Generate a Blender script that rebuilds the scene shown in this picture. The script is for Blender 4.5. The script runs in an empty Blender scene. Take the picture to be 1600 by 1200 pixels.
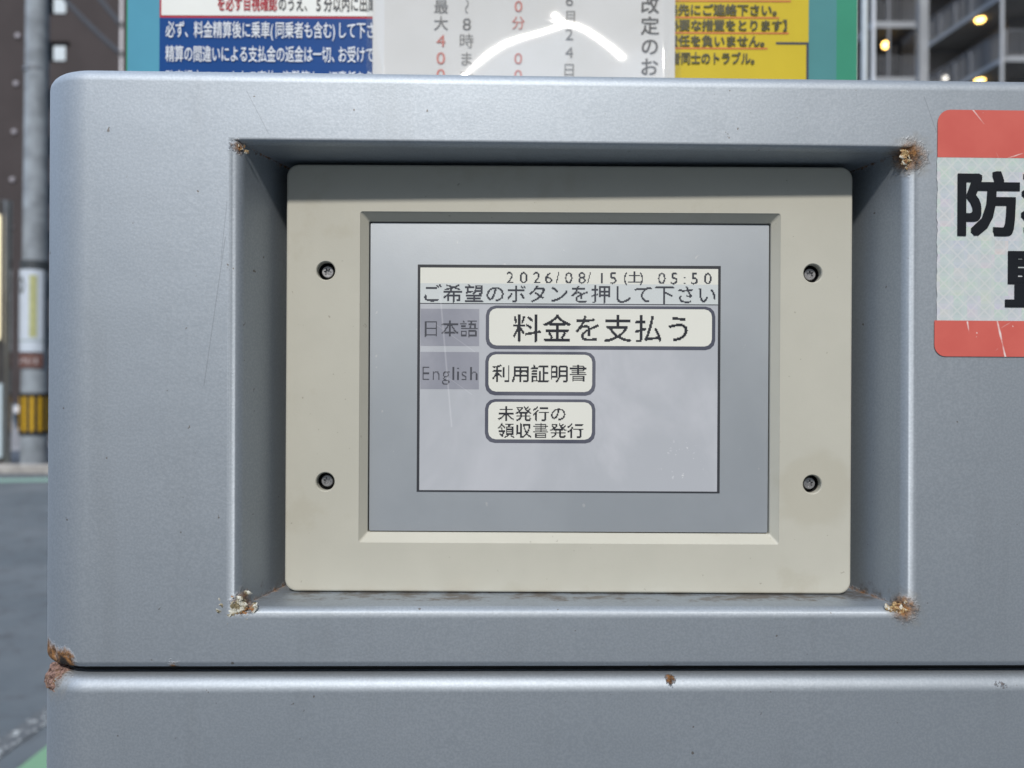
import bpy, bmesh, math, random
import numpy as np
from mathutils import Vector, Matrix

random.seed(7)
SC = bpy.context.scene
COL = SC.collection
PI = math.pi
ZC = 1.25                      # camera height above the ground
D0 = 0.257                     # camera to the front of the machine

# ------------------------------------------------------------------ camera
cam_d = bpy.data.cameras.new('camera')
cam = bpy.data.objects.new('camera', cam_d)
COL.objects.link(cam)
cam_d.sensor_width = 36.0
cam_d.lens = 26.19
cam_d.clip_start = 0.01
cam_d.clip_end = 2000
cam_d.dof.use_dof = True
cam_d.dof.focus_distance = 0.272
cam_d.dof.aperture_fstop = 11.0
cam.matrix_world = (Matrix.Translation((0, -D0, ZC)) @ Matrix.Rotation(PI / 2, 4, 'X')
                    @ Matrix.Rotation(math.radians(0.3), 4, 'Z'))
SC.camera = cam

# ------------------------------------------------------------------ sky and sun
SUN_EL, SUN_AZ = math.radians(41.0), math.radians(2.5)      # azimuth west of straight in front of the machine
SUN_DIR = Vector((-math.sin(SUN_AZ) * math.cos(SUN_EL), -math.cos(SUN_AZ) * math.cos(SUN_EL), math.sin(SUN_EL)))
W = bpy.data.worlds.new('World')
SC.world = W
W.use_nodes = True
wn = W.node_tree
bg = wn.nodes['Background']
sky = wn.nodes.new('ShaderNodeTexSky')
sky.sky_type = 'NISHITA'
sky.sun_disc = False
sky.sun_elevation = SUN_EL
sky.sun_rotation = PI + SUN_AZ
sky.air_density = 1.0
sky.dust_density = 1.0
# white overhead glow added to the unseen sky to brighten upward-facing edges
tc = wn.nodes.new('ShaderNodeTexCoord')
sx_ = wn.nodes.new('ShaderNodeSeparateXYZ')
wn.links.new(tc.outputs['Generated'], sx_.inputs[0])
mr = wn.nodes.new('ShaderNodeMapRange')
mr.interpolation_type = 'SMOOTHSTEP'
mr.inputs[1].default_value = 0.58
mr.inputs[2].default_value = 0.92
lf = wn.nodes.new('ShaderNodeMath')          # added glow reaches lower on the west side, brightening the machine's left
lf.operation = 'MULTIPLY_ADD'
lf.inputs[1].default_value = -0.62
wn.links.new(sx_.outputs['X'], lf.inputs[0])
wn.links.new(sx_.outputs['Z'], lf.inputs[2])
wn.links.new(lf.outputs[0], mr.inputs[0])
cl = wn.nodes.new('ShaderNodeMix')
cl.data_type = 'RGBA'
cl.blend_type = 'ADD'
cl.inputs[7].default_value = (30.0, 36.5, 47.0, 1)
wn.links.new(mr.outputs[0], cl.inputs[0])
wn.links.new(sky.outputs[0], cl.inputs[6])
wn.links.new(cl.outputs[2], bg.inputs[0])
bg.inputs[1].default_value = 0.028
sl = bpy.data.lights.new('sun', 'SUN')
sl.energy = 3.3
sl.angle = math.radians(4.0)
sl.color = (1.0, 0.95, 0.88)
sun = bpy.data.objects.new('sun', sl)
COL.objects.link(sun)
sun.rotation_euler = SUN_DIR.to_track_quat('Z', 'Y').to_euler()
SC.view_settings.view_transform = 'Standard'
SC.view_settings.look = 'None'
SC.view_settings.gamma = 1.0
SC.view_settings.use_curve_mapping = False
SC.view_settings.exposure = 0.0
SC.render.engine = 'CYCLES'
try:
    SC.cycles.use_denoising = True
    SC.cycles.denoiser = 'OPENIMAGEDENOISE'
except Exception:
    pass


# ------------------------------------------------------------------ small helpers
def tag(o, label=None, cat=None, group=None, kind=None):
    for k, v in (('label', label), ('category', cat), ('group', group), ('kind', kind)):
        if v:
            o[k] = v
    return o


def empty(name, loc):
    o = bpy.data.objects.new(name, None)
    o.empty_display_size = 0.05
    COL.objects.link(o)
    o.location = loc
    return o


def link(name, me, mats, parent=None, smooth=None):
    """me: mesh datablock in world coordinates; parented without moving."""
    if not isinstance(mats, (list, tuple)):
        mats = [mats]
    me.name = name
    for m in mats:
        me.materials.append(m)
    o = bpy.data.objects.new(name, me)
    COL.objects.link(o)
    if parent is not None:
        o.parent = parent
        o.matrix_parent_inverse = world_of(parent).inverted()
    if smooth is not None:
        for p in me.polygons:
            p.use_smooth = True
        me.set_sharp_from_angle(angle=math.radians(smooth))
        w = o.modifiers.new('normals', 'WEIGHTED_NORMAL')
        w.keep_sharp = True
        w.weight = 60
    return o


def world_of(o):
    m = Matrix.Translation(o.location) @ o.rotation_euler.to_matrix().to_4x4()
    if o.parent is not None:
        m = world_of(o.parent) @ o.matrix_parent_inverse @ m
    return m


def mesh_of(bm):
    bmesh.ops.recalc_face_normals(bm, faces=bm.faces[:])
    me = bpy.data.meshes.new('m')
    bm.to_mesh(me)
    bm.free()
    return me


def bmo(name, bm, mats, parent=None, smooth=None):
    return link(name, mesh_of(bm), mats, parent, smooth)


def box(bm, x0, x1, y0, y1, z0, z1, bev=0.0, seg=2, mi=0):
    r = bmesh.ops.create_cube(bm, size=1.0)
    vs = r['verts']
    for v in vs:
        v.co = Vector((x0 + (v.co.x + .5) * (x1 - x0), y0 + (v.co.y + .5) * (y1 - y0), z0 + (v.co.z + .5) * (z1 - z0)))
    fs = set(f for v in vs for f in v.link_faces)
    for f in fs:
        f.material_index = mi
    if bev > 0:
        es = list(set(e for v in vs for e in v.link_edges))
        rr = bmesh.ops.bevel(bm, geom=es, offset=bev, segments=seg, profile=0.5, affect='EDGES')
        for f in rr['faces']:
            f.material_index = mi
    return vs


def tube(bm, p, q, r0, r1=None, n=16, caps=True, mi=0):
    p, q = Vector(p), Vector(q)
    r1 = r0 if r1 is None else r1
    d = (q - p).normalized()
    a = d.orthogonal().normalized()
    b = d.cross(a)
    l0 = [bm.verts.new(p + (a * math.cos(t) + b * math.sin(t)) * r0) for t in [2 * PI * i / n for i in range(n)]]
    l1 = [bm.verts.new(q + (a * math.cos(t) + b * math.sin(t)) * r1) for t in [2 * PI * i / n for i in range(n)]]
    for i in range(n):
        f = bm.faces.new((l0[i], l0[(i + 1) % n], l1[(i + 1) % n], l1[i]))
        f.material_index = mi
    if caps:
        bm.faces.new(l0[::-1]).material_index = mi
        bm.faces.new(l1).material_index = mi


def loft(bm, loops, closed=True, mi=0):
    """loops: lists of 3-D points of equal length; returns the vert loops"""
    vl = [[bm.verts.new(p) for p in lp] for lp in loops]
    n = len(vl[0])
    for a, b in zip(vl[:-1], vl[1:]):
        for i in range(n if closed else n - 1):
            j = (i + 1) % n
            f = bm.faces.new((a[i], a[j], b[j], b[i]))
            f.material_index = mi
    return vl


def rrect(x0, x1, z0, z1, r, n=6):
    pts = []
    for cx, cz, a0 in ((x1 - r, z1 - r, 0), (x0 + r, z1 - r, 90), (x0 + r, z0 + r, 180), (x1 - r, z0 + r, 270)):
        for k in range(n + 1):
            t = math.radians(a0 + 90 * k / n)
            pts.append((cx + r * math.cos(t), cz + r * math.sin(t)))
    return pts


def plate(bm, pts, y, thick=0.0, mi=0):
    """an outline in the x-z plane facing -y, with its sides back to y+thick"""
    f = [bm.verts.new((x, y, z)) for x, z in pts]
    bm.faces.new(f).material_index = mi
    if thick > 0:
        b = [bm.verts.new((x, y + thick, z)) for x, z in pts]
        n = len(pts)
        for i in range(n):
            bm.faces.new((f[i], f[(i + 1) % n], b[(i + 1) % n], b[i])).material_index = mi
        bm.faces.new(b[::-1]).material_index = mi


def quad(bm, x0, x1, z0, z1, y, mi=0):
    f = bm.faces.new([bm.verts.new(p) for p in ((x0, y, z0), (x1, y, z0), (x1, y, z1), (x0, y, z1))])
    f.material_index = mi


# ------------------------------------------------------------------ glyphs from the built-in font
_G = {}
BOLD8 = [(-1, -1), (0, -1), (1, -1), (1, 0), (1, 1), (0, 1), (-1, 1), (-1, 0)]


def glyph(ch, off=0.0):
    k = (ch, off)
    if k not in _G:
        c = bpy.data.curves.new('g', 'FONT')
        c.body = ch
        c.size = 1.0
        c.resolution_u = 3
        c.offset = off
        o = bpy.data.objects.new('g', c)
        COL.objects.link(o)
        bpy.context.view_layer.update()
        me = bpy.data.meshes.new_from_object(o.evaluated_get(bpy.context.evaluated_depsgraph_get()))
        me.calc_loop_triangles()
        v = np.array([(a.co.x, a.co.y) for a in me.vertices]).reshape(-1, 2)
        t = [tuple(a.vertices) for a in me.loop_triangles]
        bpy.data.objects.remove(o)
        bpy.data.curves.remove(c)
        bpy.data.meshes.remove(me)
        _G[k] = (v, t)
    return _G[k]


def put(bm, ch, x, z, w, h, y, off=0.0, mi=0, xf=None, bold=0.0):
    if bold > 0:
        for k, (a, b_) in enumerate(BOLD8):
            put(bm, ch, x + a * bold * w, z + b_ * bold * h, w, h, y - .00001 * (k + 1), off, mi, xf)
        return
    _put(bm, ch, x, z, w, h, y, off, mi, xf)


def _put(bm, ch, x, z, w, h, y, off=0.0, mi=0, xf=None):
    """glyph with its em box's left at x, baseline at z, scaled w by h"""
    v, t = glyph(ch, off)
    if not len(v):
        return
    vs = []
    for a in v:
        p = Vector((x + a[0] * w, y, z + a[1] * h))
        vs.append(bm.verts.new(xf(p) if xf else p))
    for a in t:
        try:
            f = bm.faces.new((vs[a[0]], vs[a[1]], vs[a[2]]))
            f.material_index = mi
        except ValueError:
            pass


# ------------------------------------------------------------------ materials
class NT:
    def __init__(self, name):
        self.m = bpy.data.materials.new(name)
        self.m.use_nodes = True
        self.t = self.m.node_tree
        self.b = self.t.nodes['Principled BSDF']

    def n(self, typ, **kw):
        nd = self.t.nodes.new('ShaderNode' + typ)
        for k, v in kw.items():
            setattr(nd, k, v)
        return nd

    def l(self, a, b):
        self.t.links.new(a, b)

    def coord(self):
        if not hasattr(self, '_c'):
            self._c = self.n('TexCoord').outputs['Object']
        return self._c

    def noise(self, scale, detail=3.0, rough=0.55, stretch=None, dist=0.0):
        nd = self.n('TexNoise')
        nd.inputs['Scale'].default_value = scale
        nd.inputs['Detail'].default_value = detail
        nd.inputs['Roughness'].default_value = rough
        nd.inputs['Distortion'].default_value = dist
        src = self.coord()
        if stretch:
            mp = self.n('Mapping')
            mp.inputs['Scale'].default_value = stretch
            self.l(src, mp.inputs[0])
            src = mp.outputs[0]
        self.l(src, nd.inputs['Vector'])
        return nd.outputs['Fac']

    def ramp(self, fac, a, b, lo=0.0, hi=1.0):
        nd = self.n('MapRange', clamp=True, interpolation_type='SMOOTHSTEP')
        nd.inputs[1].default_value = a
        nd.inputs[2].default_value = b
        nd.inputs[3].default_value = lo
        nd.inputs[4].default_value = hi
        self.l(fac, nd.inputs[0])
        return nd.outputs[0]

    def math(self, op, a, b=None):
        nd = self.n('Math', operation=op)
        for i, v in enumerate((a, b)):
            if v is None:
                continue
            if isinstance(v, (int, float)):
                nd.inputs[i].default_value = v
            else:
                self.l(v, nd.inputs[i])
        return nd.outputs[0]

    def mix(self, fac, a, b):
        nd = self.n('Mix', data_type='RGBA')
        for i, v in ((0, fac), (6, a), (7, b)):
            if isinstance(v, (tuple, list)):
                nd.inputs[i].default_value = (*v[:3], 1)
            elif isinstance(v, (int, float)):
                nd.inputs[i].default_value = v
            else:
                self.l(v, nd.inputs[i])
        return nd.outputs[2]

    def set(self, **kw):
        names = dict(col='Base Color', rough='Roughness', metal='Metallic', spec='Specular IOR Level', coat='Coat Weight',
                     coat_rough='Coat Roughness', trans='Transmission Weight', emit='Emission Color', estr='Emission Strength', alpha='Alpha')
        for k, v in kw.items():
            s = self.b.inputs[names[k]]
            if isinstance(v, (tuple, list)):
                s.default_value = (*v[:3], 1)
            elif isinstance(v, (int, float)):
                s.default_value = v
            else:
                self.l(v, s)
        return self

    def bump(self, h, strength=0.2, dist=0.001, prev=None):
        nd = self.n('Bump')
        nd.inputs['Strength'].default_value = strength
        nd.inputs['Distance'].default_value = dist
        self.l(h, nd.inputs['Height'])
        if prev is not None:
            self.l(prev, nd.inputs['Normal'])
        self.l(nd.outputs[0], self.b.inputs['Normal'])
        return nd.outputs[0]

    def spot(self, p, r0, r1, wob=None):
        d = self.n('VectorMath', operation='DISTANCE')
        self.l(self.coord(), d.inputs[0])
        d.inputs[1].default_value = p
        v = d.outputs['Value']
        if wob is not None:
            v = self.math('ADD', v, wob)
        return self.ramp(v, r0, r1, 1.0, 0.0)

    def segment(self, p, q, w0, w1, wob=None):
        """mask along the segment p-q"""
        p, q = Vector(p), Vector(q)
        ab = q - p
        s = self.n('VectorMath', operation='SUBTRACT')
        self.l(self.coord(), s.inputs[0])
        s.inputs[1].default_value = p
        dt = self.n('VectorMath', operation='DOT_PRODUCT')
        self.l(s.outputs[0], dt.inputs[0])
        dt.inputs[1].default_value = ab / ab.length_squared
        cl = self.n('Clamp')
        self.l(dt.outputs['Value'], cl.inputs[0])
        sc = self.n('VectorMath', operation='SCALE')
        sc.inputs[0].default_value = ab
        self.l(cl.outputs[0], sc.inputs['Scale'])
        d = self.n('VectorMath', operation='DISTANCE')
        self.l(s.outputs[0], d.inputs[0])
        self.l(sc.outputs[0], d.inputs[1])
        v = d.outputs['Value']
        if wob is not None:
            v = self.math('ADD', v, wob)
        return self.ramp(v, w0, w1, 1.0, 0.0)

    def maxi(self, items):
        r = items[0]
        for i in items[1:]:
            r = self.math('MAXIMUM', r, i)
        return r


def plain(name, col, rough=0.6, metal=0.0, spec=0.5, var=0.12, scale=20.0, bump=0.0, bscale=200.0, bdist=0.0005, emit=None, estr=0.0):
    m = NT(name)
    f = m.noise(scale, 4.0)
    dark = tuple(c * (1 - var) for c in col)
    light = tuple(min(1, c * (1 + var)) for c in col)
    m.set(col=m.mix(m.ramp(f, 0.3, 0.7), dark, light), rough=rough, metal=metal, spec=spec)
    if bump:
        m.bump(m.noise(bscale, 3.0), bump, bdist)
    if emit:
        m.set(emit=emit, estr=estr)
    return m.m


# ------------------------------------------------------------------ geometry constants of the machine
YAW = math.radians(1.0)
CY, SY = math.cos(YAW), math.sin(YAW)


def mx(p):
    """machine body coordinates (z from the screen's eye level) to the world"""
    x, y, z = p
    return Vector((x * CY - y * SY, x * SY + y * CY, z + ZC))


OL, OR_, OB, OT = -0.0978, 0.1415, -0.0810, 0.0842       # the recess opening in the front
XL, XR, DEP, RC = -0.1677, 0.300, 0.160, 0.022
ZT, ZB = 0.1080, -0.0980
FR = 0.0044
F_SIDE, F_TOP, F_BOT = 0.0050, 0.0020, 0.0037

# ---- silver paint with rust
m = NT('silver_paint')
flake = m.noise(1300, 2.0, 0.5)
peel = m.noise(800, 2.0, 0.5, (1, 1, 1.25))
broad = m.noise(9, 2.0)
base = m.mix(m.ramp(flake, 0.35, 0.70), (0.355, 0.393, 0.435), (0.405, 0.443, 0.486))
streak = m.noise(60, 4.0, 0.6, (1, 1, 0.12))
base = m.mix(m.ramp(streak, 0.52, 0.75, 0.0, 0.14), base, (0.22, 0.23, 0.235))
base = m.mix(m.ramp(broad, 0.3, 0.7, 0.0, 0.25), base, (0.33, 0.375, 0.42))
wob = m.math('MULTIPLY', m.math('SUBTRACT', m.noise(260, 4.0, 0.7), 0.5), 0.012)
wob2 = m.math('MULTIPLY', m.math('SUBTRACT', m.noise(420, 4.0, 0.7), 0.5), 0.006)


def M(x, y, z):
    return tuple(mx((x, y, z)))


corners = [(OL + .003, .002, OT - .003), (OR_ - .003, .002, OT - .004), (OL + .003, .002, OB + .004), (OR_ - .004, .002, OB + .003)]
rust = [m.spot(M(*corners[0]), 0.0006, 0.0032, wob2), m.spot(M(*corners[1]), 0.002, 0.0070, wob2),
        m.spot(M(OL + .0055, .003, OB + .0050), 0.001, 0.0055, wob2), m.spot(M(*corners[3]), 0.0015, 0.0060, wob2),
        m.spot(M(XL + .006, .005, ZB), 0.005, 0.0100, wob), m.spot(M(XL + .014, .001, ZB + .0015), 0.003, 0.0062, wob2),
        m.spot(M(.0560, .0022, ZB - .0050), 0.0010, 0.0021, wob2), m.spot(M(.1715, .0012, ZB - .0068), 0.0006, 0.0017, wob2),
        m.spot(M(XL + .052, .001, ZB + .0005), 0.0002, 0.0024, wob2)]
for (cx, sgn, cz) in ((OL, 1, OB), (OR_, -1, OB), (OL, 1, OT), (OR_, -1, OT)):
    zz = cz + (0.0025 if cz < 0 else -0.0015)
    rust.append(m.segment(M(cx + sgn * .0045, .006, zz), M(cx + sgn * .0208, .058, zz), 0.0002, 0.0028 if cz < 0 else 0.0018, wob2))
rmask = m.maxi(rust)
halo = m.maxi([m.spot(M(*corners[1]), 0.004, 0.0095, wob), m.spot(M(*corners[3]), 0.003, 0.0080, wob),
               m.spot(M(XL + .008, .003, ZB - .004), 0.004, 0.011, wob),
               m.segment(M(OL + .006, .03, OB + .001), M(OL + .0095, .058, OB + .001), 0.004, 0.012, wob)])
dirt = m.segment(M(OL + .005, .016, OB), M(OR_ - .005, .016, OB), 0.0055, 0.0095, wob)
grime = m.ramp(m.noise(170, 5.0, 0.7, (0.5, 1, 1)), 0.42, 0.62)
base = m.mix(m.math('MULTIPLY', dirt, m.math('MULTIPLY', grime, 0.75)), base, (0.17, 0.14, 0.11))
base = m.mix(m.math('MULTIPLY', halo, 0.30), base, (0.22, 0.17, 0.09))
rcol = m.mix(m.ramp(m.noise(520, 4.0, 0.7), 0.35, 0.62), (0.045, 0.020, 0.009), (0.29, 0.135, 0.04))
rcol = m.mix(m.ramp(m.noise(900, 3.0, 0.7), 0.62, 0.76), rcol, (0.42, 0.27, 0.11))
base = m.mix(rmask, base, rcol)
base = m.mix(m.spot(M(XL + .0135, .0012, ZB + .0012), 0.0012, 0.0036, wob2), base, (0.012, 0.008, 0.006))
scr = m.maxi([m.segment(M(-.0985, 0, .0500), M(-.1055, 0, -.0010), 0.00004, 0.00026),
              m.segment(M(-.0915, 0, .1000), M(-.0840, 0, .0855), 0.00003, 0.0002),
              m.segment(M(.1430, 0, .1010), M(.1475, 0, .0885), 0.00003, 0.0002),
              m.segment(M(-.0980, 0, .0620), M(-.1000, 0, .0420), 0.00003, 0.0002)])
base = m.mix(m.math('MULTIPLY', scr, 0.38), base, (0.16, 0.17, 0.19))
speck = m.math('MULTIPLY', m.ramp(m.noise(330, 2.0, 0.5), 0.745, 0.775), 0.8)
base = m.mix(speck, base, (0.16, 0.14, 0.12))
worn = m.math('MAXIMUM', rmask, m.math('MULTIPLY', halo, 0.35))
m.set(col=base, metal=m.ramp(worn, 0.0, 1.0, 0.83, 0.0), rough=m.ramp(worn, 0.0, 1.0, 0.60, 0.9))
nb = m.bump(peel, 0.065, 0.0005)
nb = m.bump(m.noise(24, 2.0), 0.10, 0.004, nb)
m.bump(m.math('MULTIPLY', rmask, m.noise(700, 4.0, 0.7)), 0.7, 0.002, nb)
PAINT = m.m

# ---- beige plastic
m = NT('beige_plastic')
f = m.noise(26, 5.0, 0.6)
c = m.mix(m.ramp(f, 0.35, 0.7), (0.435, 0.428, 0.370), (0.462, 0.454, 0.393))
st = m.maxi([m.spot((0.1120, .018, ZC - .0390), 0.011, 0.0165, m.math('MULTIPLY', m.math('SUBTRACT', m.noise(90, 3.0), 0.5), 0.012)),
             m.math('MULTIPLY', m.ramp(m.noise(38, 5.0, 0.65), 0.58, 0.70), 0.8)])
c = m.mix(m.math('MULTIPLY', st, 0.34), c, (0.36, 0.335, 0.26))
c = m.mix(m.math('MULTIPLY', m.ramp(m.noise(330, 3.0, 0.6), 0.69, 0.74), 0.55), c, (0.2, 0.18, 0.14))
m.set(col=c, rough=0.46, spec=0.45)
m.bump(m.noise(1400, 2.0), 0.06, 0.0004)
BEIGE = m.m

m = NT('screen_overlay_film')
f = m.noise(30, 4.0)
c = m.mix(m.ramp(f, 0.3, 0.7), (0.47, 0.505, 0.54), (0.51, 0.545, 0.58))
c = m.mix(m.math('MULTIPLY', m.ramp(m.noise(300, 2.0, 0.5), 0.73, 0.77), 0.5), c, (0.7, 0.7, 0.7))
m.set(col=c, rough=0.42, metal=0.75, spec=0.5)
m.bump(m.noise(2200, 1.0), 0.05, 0.0003)
OVERLAY = m.m


def lcd_mat(name, col, smear=0.10, spec=0.5):
    m = NT(name)
    f = m.noise(17, 5.0, 0.62, (1, 1, 0.8), 0.8)
    sm = m.ramp(f, 0.40, 0.68, 0.0, smear)
    c = m.mix(sm, col, (0.62, 0.62, 0.66))
    scr = m.maxi([m.segment((-.0270, .0218, ZC + .0330), (-.0225, .0218, ZC - .0160), 0.00008, 0.0005),
                  m.segment((-.0290, .0218, ZC + .0225), (-.0140, .0218, ZC + .0120), 0.00003, 0.00022),
                  m.segment((-.0235, .0218, ZC + .0020), (-.0150, .0218, ZC - .0040), 0.00003, 0.0002)])
    c = m.mix(m.math('MULTIPLY', scr, 0.16), c, (0.8, 0.8, 0.84))
    dust = m.math('MULTIPLY', m.ramp(m.noise(520, 3.0, 0.6), 0.66, 0.72), m.spot((.0640, .0218, ZC - .0290), 0.002, 0.012))
    c = m.mix(m.math('MULTIPLY', dust, 0.5), c, (0.85, 0.85, 0.85))
    m.set(col=c, rough=0.38, spec=spec, emit=col, estr=0.13)
    return m.m


LCD_BG = lcd_mat('lcd_background', (0.355, 0.372, 0.402), 0.30)
LCD_CREAM = lcd_mat('lcd_cream', (0.60, 0.605, 0.555), 0.05)
LCD_BAND = lcd_mat('lcd_title_band', (0.48, 0.515, 0.52), 0.1)
LCD_TAB = lcd_mat('lcd_tab', (0.22, 0.228, 0.268), 0.24)
LCD_EDGE = lcd_mat('lcd_button_edge', (0.065, 0.07, 0.095), 0.08, .35)
LCD_INK = lcd_mat('lcd_ink', (0.022, 0.024, 0.03), 0.02, .25)
LCD_TABINK = lcd_mat('lcd_tab_ink', (0.055, 0.058, 0.07), 0.05, .3)
LCD_FAINT = lcd_mat('lcd_faint_ink', (0.035, 0.039, 0.05), 0.04, .3)
FRAME = plain('lcd_frame_black', (0.03, 0.033, 0.04), 0.45)
BLACK = plain('matt_black', (0.012, 0.012, 0.013), 0.7)
STEEL = plain('dark_steel', (0.36, 0.36, 0.37), 0.42, 0.85, scale=600, bump=0.1, bscale=900)
SHADOWBOX = plain('black_plastic', (0.02, 0.02, 0.022), 0.6)

# ------------------------------------------------------------------ the ground
m = NT('asphalt')
c = m.mix(m.ramp(m.noise(1.1, 5.0, 0.6), 0.35, 0.68), (0.105, 0.125, 0.142), (0.145, 0.165, 0.182))
c = m.mix(m.ramp(m.noise(7.0, 6.0, 0.7), 0.5, 0.66, 0.0, 0.5), c, (0.06, 0.057, 0.06))
c = m.mix(m.ramp(m.noise(160, 2.0), 0.58, 0.7, 0.0, 0.5), c, (0.22, 0.22, 0.22))
m.set(col=c, rough=0.9, spec=0.3)
m.bump(m.noise(130, 3.0), 0.6, 0.006)
ASPHALT = m.m
bm = bmesh.new()
quad_v = [bm.verts.new(p) for p in ((-400, -400, 0), (400, -400, 0), (400, 400, 0), (-400, 400, 0))]
bm.faces.new(quad_v)
tag(bmo('road', bm, ASPHALT), kind='structure')


def worn_paint(name, col, thr):
    m = NT(name)
    f = m.noise(34, 6.0, 0.78)
    c = m.mix(m.ramp(f, thr, thr + 0.07), (0.10, 0.11, 0.12), col)
    m.set(col=c, rough=0.85)
    m.bump(m.noise(130, 3.0), 0.5, 0.005)
    return m.m


def sheet(name, x0, x1, y0, y1, z, mat):
    bm = bmesh.new()
    bm.faces.new([bm.verts.new(p) for p in ((x0, y0, z), (x1, y0, z), (x1, y1, z), (x0, y1, z))])
    return tag(bmo(name, bm, mat), kind='structure')


sheet('white_bay_line', -1.78, -1.69, -2.0, 5.5, 0.004, worn_paint('worn_white_line', (0.55, 0.58, 0.58), 0.54))
sheet('green_ground_paint', -1.585, -0.9, 0.8, 2.56, 0.004, worn_paint('green_paint', (0.17, 0.32, 0.20), 0.28))
bm = bmesh.new()
bm.faces.new([bm.verts.new(p) for p in ((-9.5, 8.35, 0.004), (-5.2, 9.15, 0.004), (-5.2, 9.5, 0.004), (-9.5, 8.75, 0.004))])
tag(bmo('green_road_stripe', bm, worn_paint('pale_green_stripe', (0.27, 0.46, 0.38), 0.44)), kind='structure')
bm = bmesh.new()
box(bm, -30, -4.0, 9.95, 21.0, 0.0, 0.10)
tag(bmo('pavement', bm, plain('pavement_concrete', (0.22, 0.22, 0.23), 0.9, var=0.25, scale=3.0, bump=0.3, bscale=80)), kind='structure')
bm = bmesh.new()
box(bm, -30, -4.0, 9.80, 9.946, 0.0, 0.12, 0.012)
tag(bmo('kerb', bm, plain('kerb_concrete', (0.36, 0.35, 0.34), 0.9, var=0.2, scale=6.0)), kind='structure')

# ------------------------------------------------------------------ the payment machine
machine = empty('payment_machine', (0.066, 0.08, 0.0))
tag(machine, 'silver parking payment machine with a recessed beige touch screen panel and rusty seams', 'payment machine')


def plan(a):
    """outline of the body seen from above, set in by a; open at the back"""
    pts = [(XL + a, DEP)]
    r = RC - a
    for k in range(0, 13):
        t = math.radians(180 + 90 * k / 12)
        pts.append((XL + RC + r * math.cos(t), RC + r * math.sin(t)))
    pts += [(OL, a), (OR_, a)]
    for k in range(0, 13):
        t = math.radians(270 + 90 * k / 12)
        pts.append((XR - RC + r * math.cos(t), RC + r * math.sin(t)))
    pts.append((XR - a, DEP))
    return pts


def body(name, zb, zt, rb, rt, opening):
    bm = bmesh.new()
    lv = [(zb + rb - rb * math.cos(math.radians(90 * k / 6)), rb * (1 - math.sin(math.radians(90 * k / 6)))) for k in range(7)]
    if opening:
        lv += [(OB, 0.0), (OT, 0.0)]
    lv += [(zt - rt + rt * math.sin(math.radians(90 * k / 8)), rt * (1 - math.cos(math.radians(90 * k / 8)))) for k in range(9)]
    rows = [[bm.verts.new(mx((x, y, z))) for x, y in plan(a)] for z, a in lv]
    n = len(rows[0])
    hole = None
    for i, (a, b) in enumerate(zip(rows[:-1], rows[1:])):
        for j in range(n - 1):
            if opening and abs(lv[i][0] - OB) < 1e-9 and abs(lv[i + 1][0] - OT) < 1e-9 and j == 14:
                hole = (a[14], a[15], b[15], b[14])
                continue
            bm.faces.new((a[j], a[j + 1], b[j + 1], b[j]))
        bm.faces.new((a[n - 1], a[0], b[0], b[n - 1]))
    bm.faces.new(rows[-1])
    bm.faces.new(rows[0][::-1])
    if opening:
        loops = [list(hole)]
        for k in range(1, 11):
            t = math.radians(76 * k / 10)
            a, b = FR * math.sin(t), FR * (1 - math.cos(t))
            loops.append((a, b))
        loops.append((FR, 0.062))
        prev = loops[0]
        for idx, (a, b) in enumerate(loops[1:]):
            last = idx == len(loops) - 2
            ax = a * F_SIDE / FR + (.0165 if last else 0.0)
            at = a * F_TOP / FR + (.0001 if last else 0.0)
            ab = a * F_BOT / FR + (.0001 if last else 0.0)
            cur = [bm.verts.new(mx((x, b, z))) for x, z in ((OL + ax, OB + ab), (OR_ - ax, OB + ab), (OR_ - ax, OT - at), (OL + ax, OT - at))]
            for i in range(4):
                bm.faces.new((prev[i], prev[(i + 1) % 4], cur[(i + 1) % 4], cur[i]))
            prev = cur
        bm.faces.new(prev)
    return bmo(name, bm, PAINT, machine, 40)


body('upper_housing', ZB, ZT, 0.0025, 0.0050, True)
body('lower_cabinet', -ZC + 0.03, ZB - 0.0030, 0.003, 0.0055, False)
bm = bmesh.new()
loft(bm, [[mx((x, y, ZB + .006)) for x, y in plan(.007)], [mx((x, y, ZB - .012)) for x, y in plan(.007)]], closed=True)
bmo('seam_shade_strip', bm, BLACK, machine)  # black strip added inside the seam so the gap reads as shadow
bm = bmesh.new()
for (x0, x1) in ((XL + .01, XR - .01),):
    vs = box(bm, x0, x1, .012, DEP - .01, 0.0, .0285)
    for v in vs:
        v.co = Vector((v.co.x * CY - v.co.y * SY, v.co.x * SY + v.co.y * CY, v.co.z))
bmo('plinth', bm, BLACK, machine)

# rust scabs and lifted paint on the corners
m = NT('rust_scab')
c = m.mix(m.ramp(m.noise(800, 4.0, 0.7), 0.35, 0.6), (0.20, 0.085, 0.03), (0.46, 0.33, 0.16))
c = m.mix(m.ramp(m.noise(560, 3.0, 0.6), 0.50, 0.60), c, (0.62, 0.60, 0.52))
m.set(col=c, rough=0.75)
m.bump(m.noise(1500, 4.0, 0.7), 0.6, 0.001)
SCAB = m.m
m = NT('cracked_paint')
c = m.mix(m.ramp(m.noise(620, 3.0, 0.6), 0.42, 0.56), (0.24, 0.20, 0.12), (0.56, 0.56, 0.50))
c = m.mix(m.ramp(m.noise(330, 3.0, 0.6), 0.58, 0.66), c, (0.30, 0.14, 0.05))
m.set(col=c, rough=0.5, spec=0.5)
m.bump(m.noise(1500, 4.0, 0.7), 0.5, 0.001)
PALESCAB = m.m
m = NT('dark_rust')
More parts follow.
